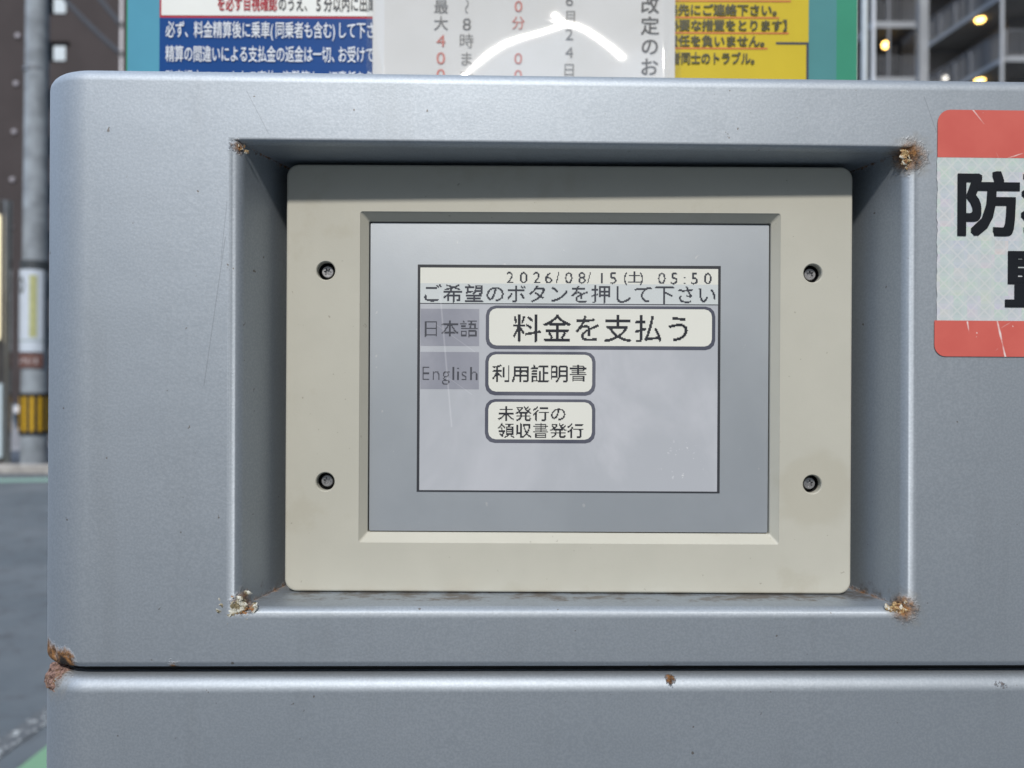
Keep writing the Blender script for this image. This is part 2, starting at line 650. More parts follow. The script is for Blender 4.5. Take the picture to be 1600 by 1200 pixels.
c = m.mix(m.ramp(m.noise(700, 4.0, 0.7), 0.35, 0.62), (0.05, 0.022, 0.016), (0.30, 0.19, 0.155))
c = m.mix(m.ramp(m.noise(260, 4.0, 0.7), 0.52, 0.62), c, (0.16, 0.09, 0.045))
m.set(col=c, rough=0.9)
m.bump(m.noise(1300, 4.0, 0.7), 0.7, 0.001)
DARKRUST = m.m


def scab(centre, n, spread, size, mat, label, seed):
    rnd = random.Random(seed)
    bm = bmesh.new()
    for i in range(n):
        p = Vector(centre) + Vector((rnd.gauss(0, 1) * spread[0], rnd.gauss(0, .5) * spread[1], rnd.gauss(0, 1) * spread[2]))
        s = size * rnd.uniform(.45, 1.2)
        mt = (Matrix.Translation(mx(p)) @ Matrix.Rotation(rnd.gauss(0, .3), 4, 'X') @ Matrix.Rotation(rnd.gauss(0, .3), 4, 'Z') @ Matrix.Rotation(rnd.uniform(0, 6.28), 4, 'Y')
              @ Matrix.Diagonal((s, s * rnd.uniform(.25, .45), s * rnd.uniform(.35, .9), 1)))
        r = bmesh.ops.create_icosphere(bm, subdivisions=2, radius=1.0, matrix=mt)
        for v in r['verts']:
            v.co += Vector((rnd.gauss(0, 1), rnd.gauss(0, 1), rnd.gauss(0, 1))) * s * .14
    o = bmo('rust_patch', bm, mat, machine, 60)
    o['label'] = label
    return o


scab((OL + .0032, .0016, OT - .0026), 6, (.0014, .0006, .0010), .0008, SCAB, 'small rust fleck at the upper corner of the recess above the bare paint edge', 1)
scab((OR_ - .0026, .0012, OT - .0040), 34, (.0017, .0003, .0020), .0012, SCAB, 'golden brown rust blister in the recess corner beside the sticker', 2)
scab((OL + .0026, .0008, OB + .0034), 70, (.0028, .0003, .0019), .0014, PALESCAB, 'pale cracked paint and rust in the lower corner of the recess far from the sticker', 3)
scab((OR_ - .0060, .0012, OB + .0028), 34, (.0024, .0003, .0015), .0012, SCAB, 'yellow rust blister in the lower corner of the recess below the sticker', 4)


def crust():
    """one rough crust over the rounded end of the lower cabinet's top edge"""
    from mathutils import noise
    bm = bmesh.new()
    zt, rt = ZB - .0030, .0055
    NA, NP = 70, 36
    grid = {}
    for i in range(NA + 1):
        t = math.radians(180 + 66 * i / NA)
        for j in range(NP + 1):
            q = j / NP
            if q < .7:                      # round the edge, then down the face
                ph = math.radians(90 - 90 * q / .7)
                a, z = rt * (1 - math.cos(ph)), zt - rt + rt * math.sin(ph)
                nrm, nz = math.cos(ph), math.sin(ph)
            else:
                a, z, nrm, nz = 0.0, zt - rt - .0014 * (q - .7) / .3, 1.0, 0.0
            r = RC - a
            n1 = noise.fractal(Vector((t * 9, q * 5, 1.3)), 1.0, 2.0, 4)
            n2 = noise.fractal(Vector((t * 26, q * 15, 7.7)), 1.0, 2.0, 4)
            edge = min(1.0, (i / NA) * 8, (1 - i / NA) * 5, (1 - q) * 5)
            h = -.0006 + .0013 * edge * (.75 + .6 * n1) + .0005 * n2 * edge
            grid[i, j] = (bm.verts.new(mx((XL + RC + (r + h * nrm) * math.cos(t), RC + (r + h * nrm) * math.sin(t), z + h * nz))), h)
    for i in range(NA):
        for j in range(NP):
            c4 = [grid[i, j], grid[i + 1, j], grid[i + 1, j + 1], grid[i, j + 1]]
            if max(c[1] for c in c4) > -.0002:
                bm.faces.new([c[0] for c in c4])
    loose = [v for v in bm.verts if not v.link_faces]
    bmesh.ops.delete(bm, geom=loose, context='VERTS')
    o = bmo('rust_patch', bm, DARKRUST, machine, 80)
    o['label'] = 'thick brown rust scab at the end of the seam on the rounded edge'


crust()

# ---- touch panel bezel
PY = .018
KP = (PY + D0) / .282


def kz(v):
    return v * KP + ZC


PX0, PX1, PZ0, PZ1 = -.0858 * KP, .1288 * KP, kz(-.0790), kz(.0829)
CX0, CX1, CZ0, CZ1 = -.0578 * KP, .1014 * KP, kz(-.0603), kz(.0651)          # outer edge of the chamfer
IX0, IX1, IZ0, IZ1 = -.0550 * KP, .0988 * KP, kz(-.0570), kz(.0620)          # inner edge
SCREWS = [(-.0707 * KP, .0425 * KP), (.1137 * KP, .0425 * KP), (-.0705 * KP, -.0374 * KP), (.1139 * KP, -.0374 * KP)]
bm = bmesh.new()
b = .0010


def inset(k):
    t = math.radians(90 * k / 4)
    return b * (1 - math.sin(t)), b * (1 - math.cos(t))


L = []
for k in range(5):       # from the front face round to the side
    t = math.radians(90 * k / 4)
    a, d = b * (1 - math.sin(t)), b * (1 - math.cos(t))
    L.append([(x, PY + d, z) for x, z in rrect(PX0 + a, PX1 - a, PZ0 + a, PZ1 - a, .0045 - a, 7)])
L.append([(x, PY + .014, z) for x, z in rrect(PX0, PX1, PZ0, PZ1, .0045, 7)])
outer = loft(bm, L)
bm.faces.new(outer[-1])
chl = loft(bm, [[(x, PY, z) for x, z in rrect(CX0, CX1, CZ0, CZ1, .0009, 4)],
                [(x, PY + .0004, z) for x, z in rrect(CX0 + .0002, CX1 - .0002, CZ0 + .0002, CZ1 - .0002, .0009, 4)],
                [(x, PY + .0030, z) for x, z in rrect(IX0 - .0002, IX1 + .0002, IZ0 - .0002, IZ1 + .0002, .0006, 4)],
                [(x, PY + .0034, z) for x, z in rrect(IX0, IX1, IZ0, IZ1, .0005, 4)],
                [(x, PY + .0060, z) for x, z in rrect(IX0, IX1, IZ0, IZ1, .0005, 4)]])
edges = []


def ring_edges(lp):
    return [bm.edges.get((lp[i], lp[(i + 1) % len(lp)])) for i in range(len(lp))]


edges += ring_edges(outer[0]) + ring_edges(chl[0])
HR = .0033
for (sx, sz) in SCREWS:
    circ = lambda r, d: [(sx + r * math.cos(2 * PI * i / 40), PY + d, ZC + sz + r * math.sin(2 * PI * i / 40)) for i in range(40)]
    hl = loft(bm, [circ(HR + .0004, 0), circ(HR + .0001, .00025), circ(HR, .0006), circ(HR, .0030)])
    hb = loft(bm, [circ(HR - .00005, .0029), circ(HR - .00005, .0058), circ(.0004, .0058)], mi=1)
    bm.faces.new(hb[-1]).material_index = 1
    edges += ring_edges(hl[0])
bmesh.ops.triangle_fill(bm, use_beauty=True, edges=edges)
panel = bmo('display_panel', bm, [BEIGE, SHADOWBOX], machine, 35)
bm = bmesh.new()
box(bm, PX0 + .012, PX1 - .012, PY + .0142, .0605, PZ0 + .008, PZ1 - .008)
bmo('panel_back_box', bm, SHADOWBOX, panel)


def make_screw(sx, sz, rot):
    bm = bmesh.new()
    y0 = PY + .0028
    N = 72

    def circ(r, y):
        return [(sx + r * math.cos(2 * PI * i / N), y, ZC + sz + r * math.sin(2 * PI * i / N)) for i in range(N)]

    def star(r, y):
        out = []
        for i in range(N):
            t = 2 * PI * i / N
            rr = r * (0.80 + 0.20 * math.cos(6 * (t + rot)))
            out.append((sx + rr * math.cos(t), y, ZC + sz + rr * math.sin(t)))
        return out
    v = loft(bm, [circ(.0023, y0 + .0018), circ(.0023, y0 + .0004), circ(.0020, y0), star(.00145, y0 + .00002), star(.00135, y0 + .0010)])
    bm.faces.new(v[-1])
    return bmo('screw', bm, STEEL, panel, 35)


for (sx, sz), r in zip(SCREWS, (.1, .45, .3, .7)):
    make_screw(sx, sz, r)

bm = bmesh.new()
plate(bm, rrect(IX0 + .0004, IX1 - .0004, IZ0 + .0004, IZ1 - .0004, .0006, 4), PY + .0040, .0006)
film = bmo('overlay_film', bm, OVERLAY, panel)
bm = bmesh.new()
quad(bm, IX0 - .001, IX1 + .001, IZ0 - .001, IZ1 + .001, PY + .0055)
bmo('film_gap', bm, BLACK, panel)

# ---- the LCD, drawn on its own 320 x 240 dot grid
FX0, FX1, FZ1, FZ0 = -.0364 * KP, .0799 * KP, kz(.0457), kz(-.0415)
FT = .0010
LX0, LX1, LZ1, LZ0 = FX0 + FT, FX1 - FT, FZ1 - FT * 1.15, FZ0 + FT * .6
YS = PY + .0038
DU, DV = (LX1 - LX0) / 320, (LZ1 - LZ0) / 240


def lu(u):
    return LX0 + u * DU


def lv_(v):
    return LZ1 - v * DV


bm = bmesh.new()
for (x0, x1, z0, z1) in ((FX0, FX1, LZ1, FZ1), (FX0, FX1, FZ0, LZ0), (FX0, LX0, LZ0, LZ1), (LX1, FX1, LZ0, LZ1)):
    quad(bm, x0, x1, z0, z1, YS)
bmo('screen_frame', bm, FRAME, panel)
bm = bmesh.new()
quad(bm, LX0, LX1, LZ0, LZ1, YS - .00004, 0)
quad(bm, lu(0), lu(320), lv_(16.9), lv_(0), YS - .00008, 1)
quad(bm, lu(0), lu(320), lv_(38.2), lv_(16.9), YS - .00008, 2)
quad(bm, lu(0), lu(320), lv_(39), lv_(38.2), YS - .00012, 3)
bmo('lcd_screen', bm, [LCD_BG, LCD_CREAM, LCD_BAND, LCD_FAINT], panel)
for (v0, v1, lab) in ((44.4, 84.4, 'grey language tab reading 日本語'), (90.9, 131.0, 'grey language tab reading English')):
    bm = bmesh.new()
    quad(bm, lu(0.5), lu(63.5), lv_(v1), lv_(v0), YS - .00008)
    bmo('language_tab', bm, LCD_TAB, panel)['label'] = lab
for (u0, u1, v0, v1, lab) in ((70.6, 317.2, 40.6, 87.6, 'wide cream button reading 料金を支払う'),
                              (70.2, 188.8, 90.2, 137.4, 'cream button reading 利用証明書'),
                              (70.2, 188.8, 141.4, 188.8, 'cream two line button reading 未発行の領収書発行')):
    bm = bmesh.new()
    plate(bm, rrect(lu(u0), lu(u1), lv_(v1), lv_(v0), 10.5 * DU, 3), YS - .00008, 0, 0)
    plate(bm, rrect(lu(u0 + 3.6), lu(u1 - 3.6), lv_(v1 - 4.0), lv_(v0 + 3.0), 8.0 * DU, 3), YS - .00012, 0, 1)
    bmo('touch_button', bm, [LCD_EDGE, LCD_CREAM], panel)['label'] = lab


def raster(grid, ch, u, v, w, h, off=0.0, thr=0.42):
    if ch in '書':          # many strokes: pick the dot alignment that keeps them apart
        best = None
        for dv in (-.4, -.2, 0, .2, .4, .6):
            for hh in (h, h * .96, h * 1.05):
                for oo in (-.006, -.012, -.018):
                    t_ = np.zeros_like(grid)
                    _raster(t_, ch, u, v + dv, w, hh, oo, .45)
                    sc_ = np.abs(np.diff(t_[:, int(u + w * .3)].astype(int))).sum() + np.abs(np.diff(t_[:, int(u + w * .68)].astype(int))).sum()
                    if best is None or sc_ > best[0]:
                        best = (sc_, t_)
        grid |= best[1]
        return
    _raster(grid, ch, u, v, w, h, off, thr)


def _raster(grid, ch, u, v, w, h, off=0.0, thr=0.42):
    """em box left at u, top at v, w by h dots"""
    gv, gt = glyph(ch, off)
    if not len(gv):
        return
    px = u + gv[:, 0] * w
    py = v + (0.88 - gv[:, 1]) * h
    SS = 4
    u0, v0 = int(math.floor(px.min())) - 1, int(math.floor(py.min())) - 1
    nu, nv = int(math.ceil(px.max())) + 1 - u0, int(math.ceil(py.max())) + 1 - v0
    gx = u0 + (np.arange(nu * SS) + .5) / SS
    gy = v0 + (np.arange(nv * SS) + .5) / SS
    X, Y = np.meshgrid(gx, gy)
    hit = np.zeros(X.shape, bool)
    for a, b_, c_ in gt:
        ax, ay, bx, by, cx, cy = px[a], py[a], px[b_], py[b_], px[c_], py[c_]
        d = (by - cy) * (ax - cx) + (cx - bx) * (ay - cy)
        if abs(d) < 1e-9:
            continue
        l1 = ((by - cy) * (X - cx) + (cx - bx) * (Y - cy)) / d
        l2 = ((cy - ay) * (X - cx) + (ax - cx) * (Y - cy)) / d
        hit |= (l1 >= 0) & (l2 >= 0) & (l1 + l2 <= 1)
    cov = hit.reshape(nv, SS, nu, SS).mean(axis=(1, 3))
    for j in range(nv):
        for i in range(nu):
            if cov[j, i] > thr and 0 <= v0 + j < 240 and 0 <= u0 + i < 320:
                grid[v0 + j, u0 + i] = True


def lettering(name, grid, mat, y, label):
    bm = bmesh.new()
    for v in range(240):
        u = 0
        while u < 320:
            if grid[v, u]:
                s = u
                while u < 320 and grid[v, u]:
                    u += 1
                quad(bm, lu(s), lu(u), lv_(v + 1), lv_(v), y)
            u += 1
    o = bmo(name, bm, mat, panel)
    o['label'] = label


g = np.zeros((240, 320), bool)
for ch, zx in zip('2026/08/15', (500, 567, 632, 690, 738, 790, 855, 893, 945, 1010)):
    raster(g, ch, zx / 4.6 - 11.7 - (5.2 if ch not in '/1' else 3.4), .9, 18.5 if ch != '/' else 15, 17.6, -.004, .40)
for ch, zx, w in (('(', 1068, 14), ('土', 1112, 15), (')', 1150, 14)):
    raster(g, ch, zx / 4.6 - 11.7 - (7.5 if ch == '土' else 2.6), 2.0 if ch == '土' else 1.6, w, 14.5, 0, .36)
for ch, zx in zip('05:50', (1250, 1312, 1362, 1412, 1477)):
    raster(g, ch, zx / 4.6 - 11.7 - (5.2 if ch != ':' else 2.4), .9, 18.5, 17.6, -.004, .40)
lettering('date_lettering', g, LCD_FAINT, YS - .00016, 'grey date line reading 2026/08/15(土) 05:50')
g = np.zeros((240, 320), bool)
for i, ch in enumerate('ご希望のボタンを押して下さい'):
    raster(g, ch, 1.0 + i * 22.75, 17.2, 22.5, 21.0, 0.004, .46)
lettering('title_lettering', g, LCD_FAINT, YS - .00016, 'title line reading ご希望のボタンを押して下さい')
g = np.zeros((240, 320), bool)
for i, ch in enumerate('日本語'):
    raster(g, ch, 1.4 + i * 20.4, 55.5, 20.5, 20.0, -0.004, .44)
for ch, u in zip('English', (1.0, 12.2, 23.5, 34.0, 38.8, 43.6, 53.0)):
    raster(g, ch, u, 102.5, 20.5, 21.5, -.014, .45)
lettering('tab_lettering', g, LCD_TABINK, YS - .00016, 'dark writing 日本語 and English on the language tabs')
g = np.zeros((240, 320), bool)
for i, ch in enumerate('料金を支払う'):
    raster(g, ch, 98.8 + i * 32.6, 48.8, 31.8, 31.8, 0.003, .40)
for i, ch in enumerate('利用証明書'):
    raster(g, ch, 77.3 + i * 20.6, 103.6, 20.8, 20.4, 0.004, .38)
for i, ch in enumerate('未発行の'):
    raster(g, ch, 83.6 + i * 18.7, 148.6, 18.6, 16.8, 0.004, .42)
for i, ch in enumerate('領収書発行'):
    raster(g, ch, 83.6 + i * 18.7, 166.6, 18.6, 17.0, 0.004, .42)
lettering('button_lettering', g, LCD_INK, YS - .00018, 'black writing on the three cream buttons')

# ------------------------------------------------------------------ the security sticker
m = NT('sticker_red')
c = m.mix(m.ramp(m.noise(60, 3.0), 0.3, 0.7), (0.54, 0.105, 0.085), (0.58, 0.125, 0.10))
wv = m.math('MULTIPLY', m.math('SUBTRACT', m.noise(120, 3.0), 0.5), 0.0009)
cr = m.maxi([m.segment(M(.1600, 0, .0965), M(.1640, 0, .0915), 0.00015, 0.00045, wv), m.segment(M(.1640, 0, .0915), M(.1692, 0, .0797), 0.00006, 0.0003, wv),
             m.segment(M(.1725, 0, .0797), M(.1860, 0, .0840), 0.00006, 0.0003, wv), m.segment(M(.1585, 0, .0224), M(.1605, 0, .0104), 0.0001, 0.0004, wv),
             m.segment(M(.1690, 0, .0229), M(.1705, 0, .0165), 0.0002, 0.0006, wv), m.segment(M(.1705, 0, .0165), M(.1720, 0, .0104), 0.0002, 0.0005, wv),
             m.segment(M(.1705, 0, .0205), M(.1745, 0, .0229), 0.0001, 0.0004, wv), m.segment(M(.1665, 0, .0104), M(.1700, 0, .0140), 0.0001, 0.0003, wv),
             m.math('MULTIPLY', m.ramp(m.noise(300, 2.0), 0.75, 0.77), 0.6)])
c = m.mix(cr, c, (0.78, 0.72, 0.70))
m.set(col=c, rough=0.4)
S_RED = m.m
m = NT('hologram_foil')
sep = m.n('SeparateXYZ')
m.l(m.coord(), sep.inputs[0])
cell = .0048
fx = m.math('SUBTRACT', m.math('MULTIPLY', m.math('FRACT', m.math('DIVIDE', m.math('SUBTRACT', sep.outputs[0], .1477), cell)), 2.0), 1.0)
fz = m.math('SUBTRACT', m.math('MULTIPLY', m.math('FRACT', m.math('DIVIDE', m.math('SUBTRACT', sep.outputs[2], ZC), cell)), 2.0), 1.0)
fx, fz = m.math('ABSOLUTE', fx), m.math('ABSOLUTE', fz)
dia = m.ramp(m.math('ABSOLUTE', m.math('SUBTRACT', fx, fz)), 0.10, 0.26, 1.0, 0.0)
bar = m.ramp(m.maxi([fx, fz]), 0.55, 0.68)
wn_ = m.n('TexWhiteNoise')
snap = m.n('VectorMath', operation='SNAP')
m.l(m.coord(), snap.inputs[0])
snap.inputs[1].default_value = (cell, 10, cell)
m.l(snap.outputs[0], wn_.inputs['Vector'])
tint = m.n('ValToRGB')
tint.color_ramp.elements[0].color = (0.50, 0.54, 0.62, 1)
tint.color_ramp.elements[1].color = (0.64, 0.57, 0.54, 1)
for pos, colr in ((0.35, (0.49, 0.62, 0.55)), (0.6, (0.58, 0.62, 0.54)), (0.8, (0.55, 0.55, 0.66))):
    e = tint.color_ramp.elements.new(pos)
    e.color = (*colr, 1)
m.l(wn_.outputs['Value'], tint.inputs[0])
par = m.math('MULTIPLY', m.math('SINE', m.math('MULTIPLY', m.math('SUBTRACT', sep.outputs[0], .1477), PI / cell)),
             m.math('SINE', m.math('MULTIPLY', m.math('SUBTRACT', sep.outputs[2], ZC), PI / cell)))
chk = m.ramp(par, -0.03, 0.03)
c = m.mix(m.math('MULTIPLY', chk, 0.6), tint.outputs[0], (0.47, 0.545, 0.55))
c = m.mix(m.math('MULTIPLY', bar, 0.35), c, (0.60, 0.64, 0.67))
c = m.mix(m.math('MULTIPLY', dia, 0.45), c, (0.70, 0.70, 0.70))
c = m.mix(m.ramp(m.noise(40, 3.0), 0.35, 0.7, 0.0, 0.22), c, (0.56, 0.58, 0.59))
m.set(col=c, rough=0.35, metal=0.12)
S_FOIL = m.m
S_INK = plain('sticker_ink', (0.012, 0.014, 0.018), 0.6, spec=.12)
stk = empty('crime_sticker', (0, 0, 0))
bpy.data.objects.remove(stk)
SX0, SX1 = .1477, .2770
bm = bmesh.new()
zr = [(.0963, .0797), (.0797, .0229), (.0229, .0104)]


def mplate(bm, pts, y, mi):
    f = bm.faces.new([bm.verts.new(mx((x, y, z))) for x, z in pts])
    f.material_index = mi


top = [p for p in rrect(SX0, SX1, .0700, .0963, .0045, 6) if p[1] > .0800] + [(SX0, .0797), (SX1, .0797)]
mplate(bm, top, -.0003, 0)
rnd = random.Random(4)
wl = [(SX0 + (-.0001 if k % 2 else .0001) + rnd.uniform(-.00022, .00018), .0797 - (.0797 - .0229) * k / 40) for k in range(1, 40)]
mplate(bm, [(SX1, .0797), (SX0, .0797)] + wl + [(SX0, .0229), (SX1, .0229)], -.00025, 1)
low = [(SX1, .0229), (SX0 - .0008, .0229)] + [p for p in rrect(SX0 - .0008, SX1, .0104, .0350, .0040, 6) if p[1] < .0225]
mplate(bm, low, -.00035, 0)
sticker = bmo('security_sticker', bm, [S_RED, S_FOIL], machine)
sticker['label'] = 'red and holographic sticker reading 防犯カメラ 監視中'
bm = bmesh.new()
for i, ch in enumerate('防犯カメラ'):
    put(bm, ch, .1535 + i * .0236, .0549, .0236, .0232, -.00045, 0.004, xf=mx, bold=.026)
for i, ch in enumerate('監視中'):
    put(bm, ch, .1712 + i * .0275, .0294, .0275, .0215, -.00045, 0.004, xf=mx, bold=.026)
bmo('sticker_lettering', bm, S_INK, sticker)

# ------------------------------------------------------------------ the notice board behind the machine
BY = 0.175                      # front of the board
SB = (BY + D0) / 1164.0         # metres per photo pixel at the board, to keep its measurements readable


def bx(px):
    return (px - 803) * SB


def bz(py):
    return ZC + (600 - py) * SB


board = empty('notice_board', (bx(770), BY + .006, 0))
tag(board, 'teal edged parking notice board with blue and yellow rule panels behind the machine', 'notice board')
TEAL = plain('board_teal', (0.085, 0.30, 0.42), 0.4, spec=.15, var=0.04)
TEAL2 = plain('board_green_teal', (0.075, 0.225, 0.235), 0.4, spec=.15, var=0.04)
GREEN = plain('board_green', (0.045, 0.24, 0.155), 0.4, spec=.15, var=0.04)
WHITE = plain('board_white', (0.74, 0.76, 0.74), 0.4, spec=.15, var=0.03)
BLUE = plain('board_blue', (0.010, 0.060, 0.225), 0.35, spec=.15, var=0.06)
YELLOW = plain('board_yellow', (0.52, 0.40, 0.032), 0.45, spec=.15, var=0.04)
CRIMSON = plain('board_crimson', (0.42, 0.03, 0.045), 0.45, spec=.15, var=0.05)
RULE = plain('rule_red', (0.50, 0.14, 0.03), 0.5)
INK = plain('print_ink', (0.03, 0.03, 0.035), 0.5)
INKY = plain('print_ink_olive', (0.045, 0.045, 0.02), 0.5)
PALEW = plain('print_white', (0.72, 0.76, 0.82), 0.5, spec=.15, var=0.02)
NAVY = plain('rule_navy', (0.02, 0.03, 0.06), 0.5)
METAL = plain('galvanised', (0.42, 0.44, 0.46), 0.45, 0.6, var=0.15, scale=30)
BZ0, BZ1 = ZC - .05, ZC + .60
bm = bmesh.new()
box(bm, bx(197), bx(1341), BY, BY + .012, BZ0, BZ1, .0008, 1)
sheetp = bmo('backing_panel', bm, WHITE, board)
bm = bmesh.new()
quad(bm, bx(200), bx(900), BZ0 + .002, BZ1 - .002, BY - .0002, 0)
quad(bm, bx(900), bx(1307), BZ0 + .002, BZ1 - .002, BY - .0002, 1)
quad(bm, bx(1307), bx(1339), BZ0 + .002, BZ1 - .002, BY - .0002, 2)
quad(bm, bx(197.6), bx(200), BZ0 + .002, BZ1 - .002, BY - .0002, 2)
bmo('printed_border', bm, [TEAL, TEAL2, GREEN], board)
bm = bmesh.new()
quad(bm, bx(250), bx(640), bz(31), BZ1 - .03, BY - .0005, 0)
quad(bm, bx(253), bx(637), bz(27.5), BZ1 - .032, BY - .0007, 1)
bmo('white_rule_panel', bm, [CRIMSON, WHITE], board)['label'] = 'white panel with a thin crimson border'
bm = bmesh.new()
quad(bm, bx(250), bx(640), BZ0 + .02, bz(31), BY - .0005)
bmo('blue_rule_panel', bm, BLUE, board)
bm = bmesh.new()
quad(bm, bx(1020), bx(1263), BZ0 + .02, BZ1 - .03, BY - .0005)
quad(bm, bx(1212), bx(1263), bz(68), bz(64.5), BY - .0007, 1)
quad(bm, bx(1259.5), bx(1263), BZ0 + .02, bz(68), BY - .0007, 1)
for (px, py) in ((1235, 2), (1217, 28), (1232, 52), (1199, 76)):
    quad(bm, bx(1025), bx(px), bz(py), bz(py - 2.6), BY - .0007, 2)
bmo('yellow_rule_panel', bm, [YELLOW, NAVY, RULE], board)


def row(bm, text, x_px, base_py, pitch, h, off=0.015, mi=0, narrow=None, y=None):
    x = x_px
    for ch in text:
        w = pitch * (narrow.get(ch, 1.0) if narrow else 1.0)
        put(bm, ch, bx(x) - (0.0 if ch not in '、。' else 0), bz(base_py), pitch * 1.02 * SB, h * SB, BY - .0011 if y is None else y, 0.0, mi, None, off)
        x += w
    return x


NAR = {'(': .62, ')': .62, '、': .62, '。': .7, '切': 1.0}
bm = bmesh.new()
x = row(bm, 'を必ず目視確認', 340, 18.5, 13.4, 24, .012, 0)
row(bm, 'のうえ、', 435, 18.5, 13.6, 24, .008, 1)
row(bm, '5', 494, 19.5, 17, 26, .008, 1)
row(bm, '分以内に出庫して下さい', 506, 18.5, 13.8, 24, .010, 1)
row(bm, '注意事項', 262, -40, 30, 30, .010, 0)
bmo('white_panel_lettering', bm, [CRIMSON, INK], board)
bm = bmesh.new()
row(bm, '必ず、料金精算後に乗車(同乗者も含む)して下さい。', 260, 60.5, 14.9, 27.5, .007, 0, {'(': .5, ')': .5, '、': .95})
row(bm, '精算の間違いによる支払金の返金は一切、お受けできません。', 260, 98.0, 14.35, 27, .007, 0, {'、': .72})
row(bm, '駐車場内でのいかなる事故、盗難等も一切責任を負いません。', 260, 136.5, 14.35, 27, .007, 0, {'、': .72})
bmo('blue_panel_lettering', bm, PALEW, board)
bm = bmesh.new()
for txt, x_end, base, p in (('下記の連絡先にご連絡下さい。', 1224, 22.0, 18.4), ('【必要な措置をとります】', 1240, 46.0, 18.0),
                            ('一切の責任を負いません。', 1205, 70.5, 18.2), ('利用者同士のトラブル。', 1188, 98.0, 15.6)):
    row(bm, txt, x_end - p * len(txt), base, p, 18.5 if p > 16 else 19.5, .024, 0)
bmo('yellow_panel_lettering', bm, INKY, board)
for px in (330, 1210):
    bm = bmesh.new()
    tube(bm, (bx(px), BY + .034, 0), (bx(px), BY + .034, BZ1 - .02), .021, n=24)
    bmo('post', bm, METAL, board, 50)

# ---- the paper notice in a plastic sleeve on the board
notice = empty('paper_notice', (bx(818), BY - .004, ZC + .10))
tag(notice, 'white price change notice in a clear plastic sleeve fixed over the notice board', 'paper notice')
NX0, NX1, NZ0, NZ1 = bx(584), bx(1053), ZC + .13, ZC + .40
YP = BY - .0030
m = NT('notice_paper')
c = m.mix(m.ramp(m.noise(14, 3.0), 0.35, 0.65), (0.60, 0.60, 0.585), (0.64, 0.64, 0.63))
m.set(col=c, rough=0.7, spec=0.3)
PAPER = m.m
bm = bmesh.new()
plate(bm, [(NX0, NZ0), (NX1, NZ0), (NX1, NZ1), (NX0, NZ1)], YP, .0003)
bmo('paper', bm, PAPER, notice)
N_INK = plain('notice_ink', (0.15, 0.15, 0.15), 0.6)
N_INK2 = plain('notice_heading_ink', (0.06, 0.06, 0.06), 0.6)
N_RED = plain('notice_red', (0.55, 0.16, 0.13), 0.6)


def column(bm, items, cx, size, off=-0.004, thick=0.0, wf=1.0):
    """items: (character, centre y in photo pixels, material)"""
    e = size * SB
    for ch, py, mi in items:
        asc = ch.isascii()
        w = e * wf
        for j, dx in enumerate((-thick, 0.0, thick) if thick else (0.0,)):
            if ch == '〜':       # written upright in a vertical column
                v, t = glyph('〜', off)
                vs = [bm.verts.new((bx(cx) + (a[1] - .38) * e * .9, YP - .0004 - j * .00003, bz(py) - (a[0] - .5) * e)) for a in v]
                for a in t:
                    bm.faces.new([vs[i] for i in a]).material_index = mi
                continue
            gw = (glyph(ch, off)[0][:, 0].max() + glyph(ch, off)[0][:, 0].min()) / 2
            sx = w * (1.25 if asc else 1.0)
            sz = e * (1.12 if asc else 1.0)
            put(bm, ch, bx(cx) - gw * sx + dx * e, bz(py) - (.36 if asc else .38) * sz, sx, sz, YP - .0004 - j * .00003, off, mi)


NMAT = [N_INK, N_RED, N_INK2]
bm = bmesh.new()
column(bm, [('料', -55, 2), ('金', -22, 2), ('改', 10, 2), ('定', 43, 2), ('の', 75, 2), ('お', 107, 2), ('知', 140, 2), ('ら', 172, 2), ('せ', 204, 2)], 1014, 30, -.002, .016)
bmo('notice_lettering', bm, NMAT, notice)
bm = bmesh.new()
column(bm, [('年', -24, 0), ('6', 4, 0), ('月', 30, 0), ('2', 57, 0), ('4', 85, 0), ('日', 112, 0)], 889, 22, -.012, .010)
bmo('notice_lettering', bm, NMAT, notice)
bm = bmesh.new()
column(bm, [('0', 14, 1), ('分', 40, 1), ('0', 95, 1), ('0', 121, 1), ('円', 148, 1)], 810, 22, -.010, .012)
bmo('notice_lettering', bm, NMAT, notice)
bm = bmesh.new()
column(bm, [('〜', 15, 0), ('8', 42, 0), ('時', 68, 0), ('ま', 96, 0), ('で', 123, 0)], 730, 24, -.012, .010)
bmo('notice_lettering', bm, NMAT, notice)
bm = bmesh.new()
column(bm, [('最', 15, 0), ('大', 41, 0), ('4', 68, 1), ('0', 95, 1), ('0', 121, 1), ('円', 148, 0)], 690, 24, -.008, .012)
bmo('notice_lettering', bm, NMAT, notice)

# the sleeve: thin glossy film, creased so that it throws back the sun along the crease
m = NT('clear_sleeve')
tr = m.n('BsdfTransparent')
tr.inputs[0].default_value = (0.97, 0.975, 0.98, 1)
gl = m.n('BsdfGlossy')
gl.inputs['Roughness'].default_value = 0.08
gl.inputs[0].default_value = (1, 1, 1, 1)
df = m.n('BsdfDiffuse')
df.inputs[0].default_value = (0.8, 0.8, 0.8, 1)
mx1 = m.n('MixShader')
mx1.inputs[0].default_value = 0.035
m.l(tr.outputs[0], mx1.inputs[1])
m.l(df.outputs[0], mx1.inputs[2])
mx2 = m.n('MixShader')
mx2.inputs[0].default_value = 0.06
m.l(mx1.outputs[0], mx2.inputs[1])
m.l(gl.outputs[0], mx2.inputs[2])
out = [n for n in m.t.nodes if n.type == 'OUTPUT_MATERIAL'][0]
m.l(mx2.outputs[0], out.inputs[0])
SLEEVE = m.m
S2X0, S2X1 = bx(575), bx(1062)
